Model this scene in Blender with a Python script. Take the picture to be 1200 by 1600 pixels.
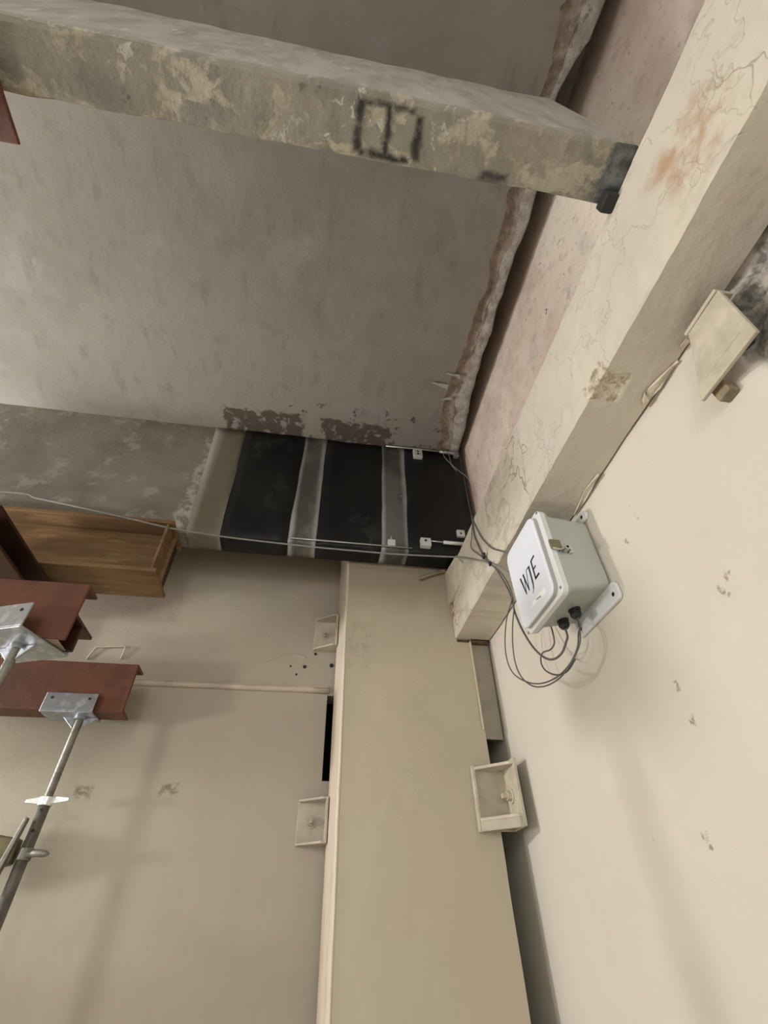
import bpy, bmesh, math, random
from mathutils import Vector, Matrix, noise as mnoise

random.seed(7)
for o in list(bpy.data.objects):
    bpy.data.objects.remove(o, do_unlink=True)
SC = bpy.context.scene
COL = SC.collection

# ------------------------------------------------------------------ camera
# camera stands at the origin, floor 1.6 m below; X right, Y into the corner, Z up
YAW, PITCH, ROLL, FPX = 0.17322612, 0.74749433, 0.02444725, 731.5
cy_, sy_ = math.cos(YAW), math.sin(YAW)
cp_, sp_ = math.cos(PITCH), math.sin(PITCH)
FWD = Vector((sy_*cp_, cy_*cp_, sp_))
R0 = Vector((cy_, -sy_, 0.0))
D0 = FWD.cross(R0)
RIGHT = math.cos(ROLL)*R0 + math.sin(ROLL)*D0
DOWN = -math.sin(ROLL)*R0 + math.cos(ROLL)*D0
cam_data = bpy.data.cameras.new('camera')
cam = bpy.data.objects.new('camera', cam_data)
COL.objects.link(cam)
cam.matrix_world = Matrix(((RIGHT.x, -DOWN.x, -FWD.x, 0), (RIGHT.y, -DOWN.y, -FWD.y, 0), (RIGHT.z, -DOWN.z, -FWD.z, 0), (0, 0, 0, 1)))
cam_data.sensor_fit = 'VERTICAL'
cam_data.sensor_height = 36.0
cam_data.lens = FPX/1600*36.0
cam_data.clip_start = 0.02
SC.camera = cam

# ------------------------------------------------------------------ world, lights, exposure
w = bpy.data.worlds.new('world'); SC.world = w; w.use_nodes = True
bg = w.node_tree.nodes['Background']
bg.inputs[0].default_value = (1.0, 0.985, 0.955, 1)
bg.inputs[1].default_value = 1.0

def lamp(name, loc, power, radius, color):
    l = bpy.data.lights.new(name, 'POINT'); l.energy = power; l.shadow_soft_size = radius; l.color = color
    o = bpy.data.objects.new(name, l); COL.objects.link(o); o.location = loc
    return o
lamp('work_light_high', (-3.6, 2.0, 1.1), 195.0, 0.12, (1.0, 0.985, 0.96))
lamp('fill_light_low', (-3.3, 0.9, 0.2), 85.0, 0.16, (1.0, 0.985, 0.96))  # added fill lamp, brightens what the shoring blocks from the high lamp
lamp('fill_light_behind', (-0.9, -2.8, 1.15), 62.0, 0.3, (1.0, 0.98, 0.95))  # fill lamp added behind the camera to brighten faces turned this way

SC.view_settings.view_transform = 'Standard'
SC.view_settings.look = 'None'
SC.view_settings.exposure = 0.6
SC.view_settings.gamma = 1.0
SC.view_settings.use_curve_mapping = False

# ------------------------------------------------------------------ points on planes of the place
def ray(x, y):
    return RIGHT*((x-600)/FPX) + DOWN*((y-800)/FPX) + FWD
def onX(x, y, X):
    d = ray(x, y); return d*(X/d.x)
def onY(x, y, Y):
    d = ray(x, y); return d*(Y/d.y)
def onZ(x, y, Z):
    d = ray(x, y); return d*(Z/d.z)

# ------------------------------------------------------------------ materials
class NM:
    def __init__(s, name, world=True):
        s.m = bpy.data.materials.new(name); s.m.use_nodes = True
        s.t = s.m.node_tree; s.n = s.t.nodes; s.l = s.t.links
        s.p = s.n['Principled BSDF']
        if world:
            g = s.n.new('ShaderNodeNewGeometry'); s.pos = g.outputs['Position']
        else:
            g = s.n.new('ShaderNodeTexCoord'); s.pos = g.outputs['Object']
    def set(s, sock, v):
        if hasattr(v, 'is_linked') or isinstance(v, bpy.types.NodeSocket): s.l.new(v, sock)
        else: sock.default_value = v
    def noise(s, scale, detail=4, rough=.55, vec=None, dist=0.0, color=False):
        n = s.n.new('ShaderNodeTexNoise'); n.inputs['Scale'].default_value = scale
        n.inputs['Detail'].default_value = detail; n.inputs['Roughness'].default_value = rough
        n.inputs['Distortion'].default_value = dist
        s.l.new(vec if vec is not None else s.pos, n.inputs['Vector'])
        return n.outputs['Color' if color else 'Fac']
    def voro(s, scale, vec=None, feature='DISTANCE_TO_EDGE'):
        n = s.n.new('ShaderNodeTexVoronoi'); n.feature = feature; n.inputs['Scale'].default_value = scale
        s.l.new(vec if vec is not None else s.pos, n.inputs['Vector'])
        return n.outputs['Distance']
    def mr(s, v, a, b, c=0.0, d=1.0):
        n = s.n.new('ShaderNodeMapRange'); n.interpolation_type = 'SMOOTHSTEP'
        s.set(n.inputs[0], v); n.inputs[1].default_value = a; n.inputs[2].default_value = b
        n.inputs[3].default_value = c; n.inputs[4].default_value = d
        return n.outputs[0]
    def ma(s, op, a, b=0.0):
        n = s.n.new('ShaderNodeMath'); n.operation = op; s.set(n.inputs[0], a); s.set(n.inputs[1], b)
        return n.outputs[0]
    def mul(s, a, b): return s.ma('MULTIPLY', a, b)
    def vm(s, op, a, b):
        n = s.n.new('ShaderNodeVectorMath'); n.operation = op; s.set(n.inputs[0], a); s.set(n.inputs[1], b)
        return n.outputs[0]
    def scaled(s, v):
        return s.vm('MULTIPLY', s.pos, v)
    def warp(s, scale, amt, detail=3):
        c = s.noise(scale, detail, color=True)
        c = s.vm('SUBTRACT', c, (.5, .5, .5))
        c = s.vm('MULTIPLY', c, (amt, amt, amt))
        return s.vm('ADD', s.pos, c)
    def box(s, c, h, soft=.01, wscale=20, wamt=.03):
        p = s.warp(wscale, wamt) if wamt else s.pos
        d = s.vm('SUBTRACT', p, c)
        n = s.n.new('ShaderNodeVectorMath'); n.operation = 'ABSOLUTE'; s.l.new(d, n.inputs[0])
        d = s.vm('SUBTRACT', n.outputs[0], h)
        x = s.n.new('ShaderNodeSeparateXYZ'); s.l.new(d, x.inputs[0])
        m = s.ma('MAXIMUM', s.ma('MAXIMUM', x.outputs[0], x.outputs[1]), x.outputs[2])
        return s.mr(m, -soft, soft, 1.0, 0.0)
    def mix(s, a, b, f):
        n = s.n.new('ShaderNodeMix'); n.data_type = 'RGBA'
        s.set(n.inputs[0], f)
        for sock, v in ((n.inputs[6], a), (n.inputs[7], b)):
            if isinstance(v, tuple) and len(v) == 3: v = v+(1,)
            s.set(sock, v)
        return n.outputs[2]
    def bump(s, h, strength=.3, dist=.01):
        n = s.n.new('ShaderNodeBump'); n.inputs['Strength'].default_value = strength; n.inputs['Distance'].default_value = dist
        s.l.new(h, n.inputs['Height']); s.l.new(n.outputs[0], s.p.inputs['Normal'])
    def done(s, col, rough=.6, metal=0.0, spec=.35):
        if isinstance(col, tuple): col = col+(1,) if len(col) == 3 else col
        s.set(s.p.inputs['Base Color'], col); s.set(s.p.inputs['Roughness'], rough)
        s.p.inputs['Metallic'].default_value = metal
        s.p.inputs['Specular IOR Level'].default_value = spec
        return s.m

def plain(name, col, rough=.5, metal=0.0, var=.12, scale=25, bump=.1, spec=.35):
    m = NM(name, world=False)
    f = m.noise(scale, 5)
    dark = tuple(c*(1-var) for c in col); lite = tuple(min(1, c*(1+var)) for c in col)
    c = m.mix(dark, lite, m.mr(f, .3, .7))
    if bump: m.bump(m.noise(scale*4, 3), bump, .004)
    return m.done(c, rough, metal, spec)

def wall_paint(name, col, alt, specks=True):
    m = NM(name)
    c = m.mix(col, alt, m.mr(m.noise(1.7, 4, .5), .35, .68))
    c = m.mix(c, tuple(v*.93 for v in alt), m.mul(m.mr(m.noise(6, 5, .6), .5, .75), .6))
    tint = m.mix((col[0]*1.0, col[1]*.93, col[2]*.93), (col[0]*.975, col[1]*.985, col[2]*.95), m.mr(m.noise(1.1, 3, .5), .42, .58))
    c = m.mix(c, tint, .55)
    if specks:
        sp = m.mul(m.mr(m.noise(16, 6, .7), .70, .74), m.mr(m.noise(2.2, 2), .5, .62))
        c = m.mix(c, (.16, .13, .10), m.mul(sp, .75))
    m.bump(m.ma('ADD', m.mul(m.noise(9, 5), .7), m.mul(m.noise(60, 4), .15)), .22, .02)
    return m, c

# right wall: cream paint, spalled grey concrete near the stand-off plate
m, c = wall_paint('mat_wall_right', (.665, .63, .55), (.63, .595, .53))
sp = m.box((1.0, .27, 1.10), (.2, .17, .17), .012, 9, .16)
conc = m.mix((.10, .095, .085), (.42, .39, .34), m.mr(m.noise(14, 7, .7), .38, .62))
c = m.mix(c, conc, sp)
for (px_, py_, a, b) in ((1130, 925, .012, .022), (1060, 1070, .008, .016), (1080, 1125, .006, .01), (1105, 1310, .01, .012), (1020, 1311, .007, .007), (990, 800, .006, .03), (980, 850, .006, .02), (1135, 900, .012, .006)):
    q = onX(px_, py_, 1.0)
    k = m.box((1.0, q.y, q.z), (.1, a, b), .004, 30, .05)
    c = m.mix(c, (.30, .26, .20), m.mul(k, m.mr(m.noise(45, 5, .7), .45, .6)))
# bare pinkish concrete above the wall beam
up = m.n.new('ShaderNodeSeparateXYZ'); m.l.new(m.pos, up.inputs[0])
upm = m.mr(up.outputs[2], 1.60, 1.62)
pink = m.mix((.60, .475, .405), (.74, .63, .55), m.mr(m.noise(3.0, 6, .6), .35, .65))
pink = m.mix(pink, (.82, .74, .64), m.mul(m.box((1.0, .45, 2.2), (.2, .32, .6), .2, 4, .35), .85))  # brighter lit zone beside the ceiling beam, painted into the wall colour
pink = m.mix(pink, (.46, .34, .28), m.mul(m.mr(m.noise(13, 6, .7), .52, .66), .55))
pink = m.mix(pink, (.34, .22, .17), m.mul(m.mr(m.noise(34, 5, .7), .60, .66), .6))
pink = m.mix(pink, (.42, .41, .42), m.mul(m.mr(m.noise(5, 6, .65), .54, .66), m.box((1.0, .85, 1.95), (.2, .28, .3), .1, 6, .2)))
pink = m.mix(pink, (.10, .075, .06), m.mr(m.noise(12, 6, .72), .64, .68))
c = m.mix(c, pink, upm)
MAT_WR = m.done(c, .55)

m, c = wall_paint('mat_wall_back', (.385, .345, .27), (.355, .315, .26))
for (px_, py_) in ((130, 1237), (265, 1232)):
    q = onY(px_, py_, 2.6)
    c = m.mix(c, (.20, .165, .115), m.mul(m.box(tuple(q), (.035, .1, .022), .01, 25, .06), m.mr(m.noise(40, 5, .7), .4, .55)))
MAT_WB = m.done(c, .5)

m, c = wall_paint('mat_column', (.50, .45, .335), (.465, .415, .33), False)
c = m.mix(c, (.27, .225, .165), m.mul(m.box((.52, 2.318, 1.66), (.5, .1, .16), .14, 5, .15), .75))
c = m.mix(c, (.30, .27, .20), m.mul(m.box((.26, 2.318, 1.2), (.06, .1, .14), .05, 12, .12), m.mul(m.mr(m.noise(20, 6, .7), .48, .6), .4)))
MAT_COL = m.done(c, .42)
m, c = wall_paint('mat_edge_strip', (.60, .52, .42), (.52, .46, .37), False)
c = m.mix(c, (.36, .31, .23), m.mul(m.mr(m.noise(22, 5, .7, m.scaled((1, 1, .12))), .56, .66), .7))
MAT_STRIP = m.done(c, .45)

# cracked cream paint of the wall beam
m = NM('mat_wall_beam')
c = m.mix((.64, .59, .49), (.58, .545, .47), m.mr(m.noise(2.5, 5, .6), .35, .65))
c = m.mix(c, (.50, .44, .33), m.mul(m.mr(m.noise(30, 5, .6, m.scaled((1, .35, .6))), .55, .75), .5))
rust = m.box((.793, .12, 1.40), (.05, .10, .10), .05, 8, .16)
c = m.mix(c, (.46, .31, .20), m.mul(rust, m.mr(m.noise(11, 5), .35, .6)))
crk = m.mr(m.voro(3.2, m.warp(5, .30)), .0, .014, 1.0, 0.0)
crk2 = m.mul(m.mr(m.voro(2.2, m.warp(9, .30)), .0, .010, 1.0, 0.0), 1.0)
crm = m.mr(m.noise(1.9, 2), .52, .62)
sxb = m.n.new('ShaderNodeSeparateXYZ'); m.l.new(m.pos, sxb.inputs[0])
crk = m.mul(m.ma('MAXIMUM', m.mul(crk, crm), m.mul(crk2, .3)), m.mr(sxb.outputs[0], .803, .812, 1.0, 0.0))
c = m.mix(c, (.25, .19, .12), m.mul(crk, .75))
diag = m.n.new('ShaderNodeTexWave'); diag.inputs['Scale'].default_value = 3.4; diag.inputs['Distortion'].default_value = 3.5; diag.inputs['Detail'].default_value = 4
m.l.new(m.vm('MULTIPLY', m.vm('ADD', m.pos, (0, 0, 0)), (0, 1.0, 1.6)), diag.inputs['Vector'])
dg = m.mul(m.mr(diag.outputs['Fac'], .0, .012, 1.0, 0.0), m.box((.793, 1.75, 1.5), (.2, .55, .3), .1, 6, .2))
c = m.mix(c, (.34, .27, .18), m.mul(dg, .3))
endrust = m.box((.79, 2.29, 1.50), (.06, .05, .12), .03, 18, .09)
c = m.mix(c, (.33, .15, .07), m.mul(endrust, m.mr(m.noise(16, 5, .7), .48, .58)))
dots = m.mr(m.noise(21, 6, .72), .70, .735)
c = m.mix(c, (.15, .11, .07), m.mul(dots, .85))
chip = m.box((.83, .68, 1.262), (.055, .05, .05), .008, 22, .06)
c = m.mix(c, m.mix((.34, .28, .19), (.72, .65, .52), m.mr(m.noise(38, 5, .7), .38, .62)), chip)
hgt = m.ma('SUBTRACT', m.mul(m.noise(13, 6), .8), m.ma('ADD', m.mul(crk, .5), m.mul(dg, .25)))
hgt = m.ma('SUBTRACT', hgt, m.mul(m.mul(chip, m.noise(38, 5, .7)), 1.2))
m.bump(hgt, .45, .02)
MAT_WBEAM = m.done(c, .5)

# grey slab
m = NM('mat_slab')
c = m.mix((.255, .235, .205), (.215, .198, .172), m.mr(m.noise(1.3, 4, .55), .38, .62))
c = m.mix(c, (.275, .265, .25), m.mul(m.mr(m.noise(2.6, 6, .55, m.warp(3, .3)), .50, .70), .6))
c = m.mix(c, (.17, .157, .136), m.mul(m.mr(m.noise(7, 6, .62), .56, .74), .45))
c = m.mix(c, (.15, .136, .118), m.mul(m.mr(m.noise(9, 4, .6, m.scaled((1.5, .5, 1))), .55, .72), .4))
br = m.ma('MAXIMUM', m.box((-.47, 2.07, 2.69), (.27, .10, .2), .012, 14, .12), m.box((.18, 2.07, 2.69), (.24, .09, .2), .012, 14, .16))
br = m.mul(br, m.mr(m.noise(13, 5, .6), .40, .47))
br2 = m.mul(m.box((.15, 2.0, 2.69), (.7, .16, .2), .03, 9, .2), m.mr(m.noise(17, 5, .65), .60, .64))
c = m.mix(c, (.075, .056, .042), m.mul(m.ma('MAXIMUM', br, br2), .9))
c = m.mix(c, (.60, .57, .52), m.mr(m.noise(26, 4, .6), .76, .78))
m.bump(m.ma('ADD', m.noise(12, 6), m.mul(m.noise(70, 4), .3)), .3, .015)
MAT_SLAB = m.done(c, .7, 0, .15)

m = NM('mat_broken_edge')
c = m.mix((.52, .42, .34), (.33, .27, .22), m.mr(m.noise(17, 6, .7), .38, .60))
c = m.mix(c, (.60, .54, .47), m.mr(m.noise(32, 6, .7), .60, .68))
m.bump(m.noise(36, 7, .75), .9, .03)
MAT_BROKEN = m.done(c, .85)
m = NM('mat_edge_plaster')
c = m.mix((.62, .605, .57), (.44, .40, .345), m.mr(m.noise(13, 6, .7), .40, .60))
c = m.mix(c, (.20, .16, .12), m.mul(m.mr(m.noise(24, 6, .7), .58, .66), .7))
m.bump(m.noise(28, 7, .75), .9, .03)
MAT_PLASTER = m.done(c, .75)

# mottled ceiling beam
m = NM('mat_ceiling_beam')
c = m.mix((.27, .25, .195), (.20, .185, .15), m.mr(m.noise(3.5, 6, .6), .38, .62))
pt = m.mr(m.noise(7.5, 7, .66, m.warp(5, .35)), .50, .60)
c = m.mix(c, (.40, .37, .275), m.mul(pt, .85))
pt2 = m.mul(m.mr(m.noise(15, 7, .66, m.warp(9, .3)), .56, .62), m.mr(m.noise(2.2, 2), .42, .55))
c = m.mix(c, (.48, .46, .39), m.mul(pt2, .85))
c = m.mix(c, (.10, .09, .075), m.mul(m.mr(m.noise(14, 6, .7), .62, .70), .7))
q = None
for (cx, cy, hx, hy) in ((-.004, .232, .011, .062), (.078, .232, .010, .060), (.165, .235, .012, .050), (.075, .291, .075, .010), (.075, .176, .07, .006)):
    b = m.box((cx, cy, 1.70), (hx, hy, .05), .010, 26, .022)
    q = b if q is None else m.ma('MAXIMUM', q, b)
c = m.mix(c, (.028, .024, .02), m.mul(q, m.mr(m.noise(20, 5, .6), .25, .5)))
c = m.mix(c, (.035, .028, .03), m.mul(m.box((.41, .288, 1.7), (.04, .012, .05), .012, 24, .05), .9))
sx = m.n.new('ShaderNodeSeparateXYZ'); m.l.new(m.pos, sx.inputs[0])
side = m.mr(sx.outputs[2], 1.712, 1.74)
sidec = m.mix((.36, .335, .30), (.27, .245, .215), m.mr(m.noise(6, 6, .65, m.scaled((1.6, 1, .4))), .4, .65))
sidec = m.mix(sidec, (.46, .45, .42), m.mul(m.mr(m.noise(13, 6, .7, m.scaled((1.5, 1, .3))), .58, .66), .8))
c = m.mix(c, sidec, side)
m.bump(m.ma('ADD', m.noise(14, 6, .65), m.mul(pt2, .5)), .5, .02)
MAT_CBEAM = m.done(c, .7)

m = NM('mat_spandrel')
c = m.mix((.25, .228, .195), (.19, .173, .148), m.mr(m.noise(2.6, 5, .6), .38, .62))
c = m.mix(c, (.36, .34, .30), m.mul(m.mr(m.noise(8, 6, .65), .55, .66), .7))
rough_left = m.mul(m.box((-.79, 2.16, 2.15), (.05, .1, .4), .02, 9, .16), m.mr(m.noise(20, 6, .7), .44, .54))
c = m.mix(c, (.48, .45, .40), m.mul(rough_left, .8))
m.bump(m.noise(16, 6, .65), .35, .015)
MAT_SPAN = m.done(c, .6)

def band_mat(name, base, dark, edge, xc, hw):
    m = NM(name)
    c = m.mix(base, dark, m.mr(m.noise(4.5, 5, .6, m.scaled((1, 1, .7))), .42, .62))
    sxx = m.n.new('ShaderNodeSeparateXYZ'); m.l.new(m.warp(8, .03), sxx.inputs[0])
    d = m.ma('ABSOLUTE', m.ma('SUBTRACT', sxx.outputs[0], xc))
    c = m.mix(c, edge, m.mul(m.mr(d, hw*.5, hw*1.0), .9))
    c = m.mix(c, (.62, .60, .56), m.mr(m.noise(24, 4, .6), .70, .74))
    m.bump(m.noise(22, 5), .3, .01)
    return m.done(c, .38, 0, .5)

m = NM('mat_carbon_wrap')
c = m.mix((.006, .006, .0065), (.012, .012, .012), m.mr(m.noise(3.5, 4, .6), .4, .65))
c = m.mix(c, (.05, .05, .05), m.mul(m.mr(m.noise(4.0, 6, .65, m.warp(4, .3)), .58, .72), .55))
m.bump(m.ma('ADD', m.noise(9, 4), m.mul(m.noise(60, 2, .5, m.scaled((3, 1, .2))), .2)), .25, .01)
MAT_CFRP = m.done(c, .48, 0, .3)

m = NM('mat_brown_primer', world=False)
c = m.mix((.135, .048, .025), (.085, .034, .018), m.mr(m.noise(5, 6, .62), .38, .62))
c = m.mix(c, (.19, .10, .05), m.mul(m.mr(m.noise(9, 6, .7, m.scaled((.5, 1, 1))), .57, .70), .7))
c = m.mix(c, (.055, .022, .012), m.mul(m.mr(m.noise(12, 6, .7), .60, .72), .6))
m.bump(m.noise(40, 5), .2, .005)
MAT_RED = m.done(c, .55)
m = NM('mat_rusty_beam', world=False)
gr = m.noise(9, 6, .65, m.scaled((.25, 2.0, 2.0)))
c = m.mix((.21, .125, .056), (.14, .082, .036), m.mr(gr, .38, .62))
c = m.mix(c, (.30, .185, .085), m.mul(m.mr(m.noise(6, 5, .6, m.scaled((.4, 2, 2))), .55, .68), .7))
c = m.mix(c, (.10, .045, .02), m.mul(m.mr(m.noise(15, 6, .7, m.scaled((.3, 1.5, 1.5))), .60, .70), .7))
m.bump(gr, .3, .008)
MAT_RUST = m.done(c, .6)
MAT_DARKSTEEL = plain('mat_dark_steel', (.045, .018, .009), .55, 0, .3, 8)
m = NM('mat_galvanised', world=False)
c = m.mix((.50, .52, .55), (.36, .38, .41), m.mr(m.voro(28, feature='F1'), .15, .55))
c = m.mix(c, (.70, .72, .74), m.mul(m.mr(m.noise(18, 5, .6), .58, .68), .6))
MAT_GALV = m.done(c, .38, .75, .5)
MAT_GALVD = plain('mat_weathered_steel', (.22, .21, .18), .5, .55, .25, 20)
MAT_YELLOW = plain('mat_olive_clamp', (.17, .15, .075), .5, .3, .3, 18)
MAT_BRIGHT = plain('mat_bright_zinc', (.80, .80, .78), .28, .8, .1, 20)
MAT_CLIP = plain('mat_painted_clip', (.52, .47, .37), .5, 0, .14, 16, .25)
MAT_CLIP2 = plain('mat_painted_clip_grey', (.43, .385, .30), .5, 0, .12, 14, .2)
MAT_FLASH = plain('mat_closure_plate', (.30, .275, .215), .5, 0, .14, 9, .2)
MAT_RAIL = plain('mat_wall_rail', (.46, .40, .31), .5, 0, .12, 9, .2)
MAT_BOX = plain('mat_enclosure_grey', (.44, .465, .425), .42, 0, .03, 4, .03, .5)
MAT_LID = plain('mat_enclosure_lid', (.80, .83, .91), .34, 0, .015, 5, .02, .5)
MAT_RIM = plain('mat_enclosure_rim', (.74, .75, .75), .36, 0, .02, 5, .02, .5)
MAT_GROOVE = plain('mat_enclosure_groove', (.42, .43, .41), .45, 0, .03, 5, 0)
MAT_INK = plain('mat_black_ink', (.010, .010, .012), .5, 0, .05, 10, 0)
MAT_STICKER = plain('mat_white_sticker', (.98, .98, .98), .4, 0, .01, 10, 0)
MAT_PRINT = plain('mat_grey_print', (.35, .35, .37), .5, 0, .05, 10, 0)
MAT_BLACK = plain('mat_black_plastic', (.012, .012, .013), .38, 0, .1, 10, 0, .5)
MAT_STEEL = plain('mat_latch_steel', (.66, .65, .62), .28, .9, .1, 20, 0)
MAT_LATCH = plain('mat_latch_plate', (.23, .21, .14), .4, .6, .15, 20, 0)
MAT_CABLE = plain('mat_cable_grey', (.12, .115, .11), .5, 0, .1, 20, 0)
MAT_CABLE2 = plain('mat_cable_light', (.24, .24, .225), .45, 0, .1, 20, 0)
MAT_HOLE = plain('mat_dark_hole', (.015, .014, .013), .7, 0, .1, 10, 0)
MAT_FLAKE = plain('mat_paint_flake', (.66, .60, .48), .55, 0, .12, 14, .3)
MAT_WOOD = plain('mat_wood_shim', (.27, .22, .14), .7, 0, .25, 22, .3)
MAT_BEARING = plain('mat_bearing_steel', (.10, .104, .095), .6, .1, .6, 22, .5)
MAT_DARK = plain('mat_dark_shoe', (.03, .028, .026), .6, 0, .2, 9, .3)
MAT_FLOOR = plain('mat_floor', (.30, .28, .25), .7, 0, .15, 2, .2)
MAT_GAUGE = plain('mat_gauge_steel', (.42, .42, .41), .35, .7, .1, 20, 0)
MAT_GAUGEB = plain('mat_gauge_block', (.62, .62, .60), .4, .2, .1, 20, 0)

# ------------------------------------------------------------------ mesh helpers
class MB:
    def __init__(s): s.v = []; s.f = []
    def add(s, vs, fs):
        k = len(s.v); s.v += [Vector(v) for v in vs]; s.f += [tuple(i+k for i in f) for f in fs]; return s
    def box(s, a, b):
        x0, y0, z0 = a; x1, y1, z1 = b
        return s.add([(x0, y0, z0), (x1, y0, z0), (x1, y1, z0), (x0, y1, z0), (x0, y0, z1), (x1, y0, z1), (x1, y1, z1), (x0, y1, z1)],
                     [(0, 3, 2, 1), (4, 5, 6, 7), (0, 1, 5, 4), (1, 2, 6, 5), (2, 3, 7, 6), (3, 0, 4, 7)])
    def hexa(s, b, t):      # two quads of corresponding corners
        return s.add(list(b)+list(t), [(0, 3, 2, 1), (4, 5, 6, 7), (0, 1, 5, 4), (1, 2, 6, 5), (2, 3, 7, 6), (3, 0, 4, 7)])
    def prism(s, poly, d):  # polygon of 3-D points extruded along d
        n = len(poly); d = Vector(d)
        vs = [Vector(p) for p in poly]+[Vector(p)+d for p in poly]
        return s.add(vs, [tuple(range(n))[::-1], tuple(range(n, 2*n))]+[(i, (i+1) % n, n+(i+1) % n, n+i) for i in range(n)])
    def tube(s, pts, r, n=10, caps=True):
        pts = [Vector(p) for p in pts]
        rs = r if isinstance(r, (list, tuple)) else [r]*len(pts)
        k = len(s.v); u = None
        for i, p in enumerate(pts):
            t = (pts[min(i+1, len(pts)-1)]-pts[max(i-1, 0)])
            t = t.normalized() if t.length > 1e-9 else Vector((0, 0, 1))
            if u is None: u = t.orthogonal().normalized()
            u = (u-t*u.dot(t))
            u = u.normalized() if u.length > 1e-6 else t.orthogonal().normalized()
            v = t.cross(u)
            for j in range(n):
                a = 2*math.pi*j/n
                s.v.append(p+(u*math.cos(a)+v*math.sin(a))*rs[i])
        for i in range(len(pts)-1):
            for j in range(n):
                a = k+i*n+j; b = k+i*n+(j+1) % n
                s.f.append((a, b, b+n, a+n))
        if caps:
            s.f.append(tuple(k+j for j in range(n))[::-1])
            s.f.append(tuple(k+(len(pts)-1)*n+j for j in range(n)))
        return s
    def build(s, name, mat, parent=None, smooth=False, bevel=0.0, seg=2):
        off = Vector(parent_origin(parent)) if parent else Vector((0, 0, 0))
        me = bpy.data.meshes.new(name); me.from_pydata([tuple(v-off) for v in s.v], [], s.f)
        bm = bmesh.new(); bm.from_mesh(me); bmesh.ops.recalc_face_normals(bm, faces=bm.faces); bm.to_mesh(me); bm.free()
        me.materials.append(mat)
        o = bpy.data.objects.new(name, me); COL.objects.link(o)
        if parent: o.parent = parent
        if smooth:
            for p in me.polygons: p.use_smooth = True
        if bevel:
            b = o.modifiers.new('bevel', 'BEVEL'); b.width = bevel; b.segments = seg; b.limit_method = 'ANGLE'; b.angle_limit = math.radians(40)
        return o

def parent_origin(p):
    v = Vector((0, 0, 0))
    while p is not None:
        v = v+p.location; p = p.parent
    return v
def thing(name, label, cat, loc=(0, 0, 0), group=None):
    o = bpy.data.objects.new(name, None); COL.objects.link(o); o.location = loc; o.empty_display_size = .05
    return tag(o, label, cat, group)
def tag(o, label, cat, group=None):
    o['label'] = label; o['category'] = cat
    if group: o['group'] = group
    return o
def struct(o, label=None):
    o['kind'] = 'structure'
    if label: o['label'] = label
    return o
def catmull(pts, n=8):
    pts = [Vector(p) for p in pts]; out = []
    P = [pts[0]*2-pts[1]]+pts+[pts[-1]*2-pts[-2]]
    for i in range(1, len(P)-2):
        a, b, c, d = P[i-1:i+3]
        for k in range(n):
            t = k/n
            out.append(.5*((2*b)+(c-a)*t+(2*a-5*b+4*c-d)*t*t+(3*b-a-3*c+d)*t**3))
    out.append(pts[-1]); return out
def nz(x, y, z=0.0, s=1.0): return mnoise.noise(Vector((x*s, y*s, z*s)))
def fbm(x, y, z, s, o=4):
    v = 0; a = 1
    for i in range(o): v += a*mnoise.noise(Vector((x, y, z))*s); s *= 2.1; a *= .5
    return v
def interp(tab, t):
    if t <= tab[0][0]: return tab[0][1]
    for (a, va), (b, vb) in zip(tab, tab[1:]):
        if t <= b: return va+(vb-va)*(t-a)/(b-a)
    return tab[-1][1]
def frange(a, b, st):
    n = max(1, round((b-a)/st)); return [a+(b-a)*i/n for i in range(n+1)]
def grid(mb, rows):
    k = len(mb.v); w_ = len(rows[0])
    for r in rows: mb.v += [Vector(p) for p in r]
    for i in range(len(rows)-1):
        for j in range(w_-1):
            a = k+i*w_+j; mb.f.append((a, a+1, a+w_+1, a+w_))
    return mb

ZS = 2.69      # slab soffit
YV = 2.16      # front face of the spandrel beam
ZB = 1.73      # its underside
YC = 2.318     # column face
YB = 2.60      # back wall

# ------------------------------------------------------------------ structure
struct(MB().box((-5, -4, -1.7), (1.3, 4.2, -1.6)).build('floor', MAT_FLOOR))

# right wall with a spalled hollow
ys = sorted(set(round(v, 4) for v in [-4, -3, -2, -1.4]+frange(-1.0, 2.7, .02)+[3.0, 4.0]))
zz = sorted(set(round(v, 4) for v in [-1.6, -1.2, -.8]+frange(-.5, .9, .05)+frange(.9, 1.35, .015)+frange(1.35, 2.7, .05)+[3.0, 3.3]))
rows = []
for y in ys:
    r = []
    for z in zz:
        d = .002*fbm(0, y, z, 3)
        e = max(0.0, 1-max(abs(y-.27)/.20, abs(z-1.10)/.19))
        if e > 0:
            k = min(1, e*5)*(.6+.8*fbm(1, y, z, 9))
            d += max(-.004, .035*k)
        r.append((1.0+d, y, z))
    rows.append(r)
mb = grid(MB(), rows)
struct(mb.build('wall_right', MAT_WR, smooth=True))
struct(MB().box((-5, -4, 3.3), (1.1, 4.2, 3.36)).build('gap_cap_upper', MAT_DARK))  # unseen dark cap added over the slab gap to keep world light out
struct(MB().box((-5.1, -4, -1.6), (-5, 4.2, 3.3)).build('wall_left', MAT_WB))
struct(MB().box((-5, 4.1, -1.6), (1.1, 4.2, 3.3)).build('gap_cap_far', MAT_DARK))  # dark cap added behind the column and wall gaps so they stay dark
wb = MB()
wb.box((-5, YB, -1.6), (.112, YB+.12, 3.3))
wb.box((.112, YB+.0, 1.02), (.6, YB+.12, 3.3))
wb.box((.112, YB, -1.6), (.6, YB+.12, .60))
struct(wb.build('wall_back', MAT_WB))

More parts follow.
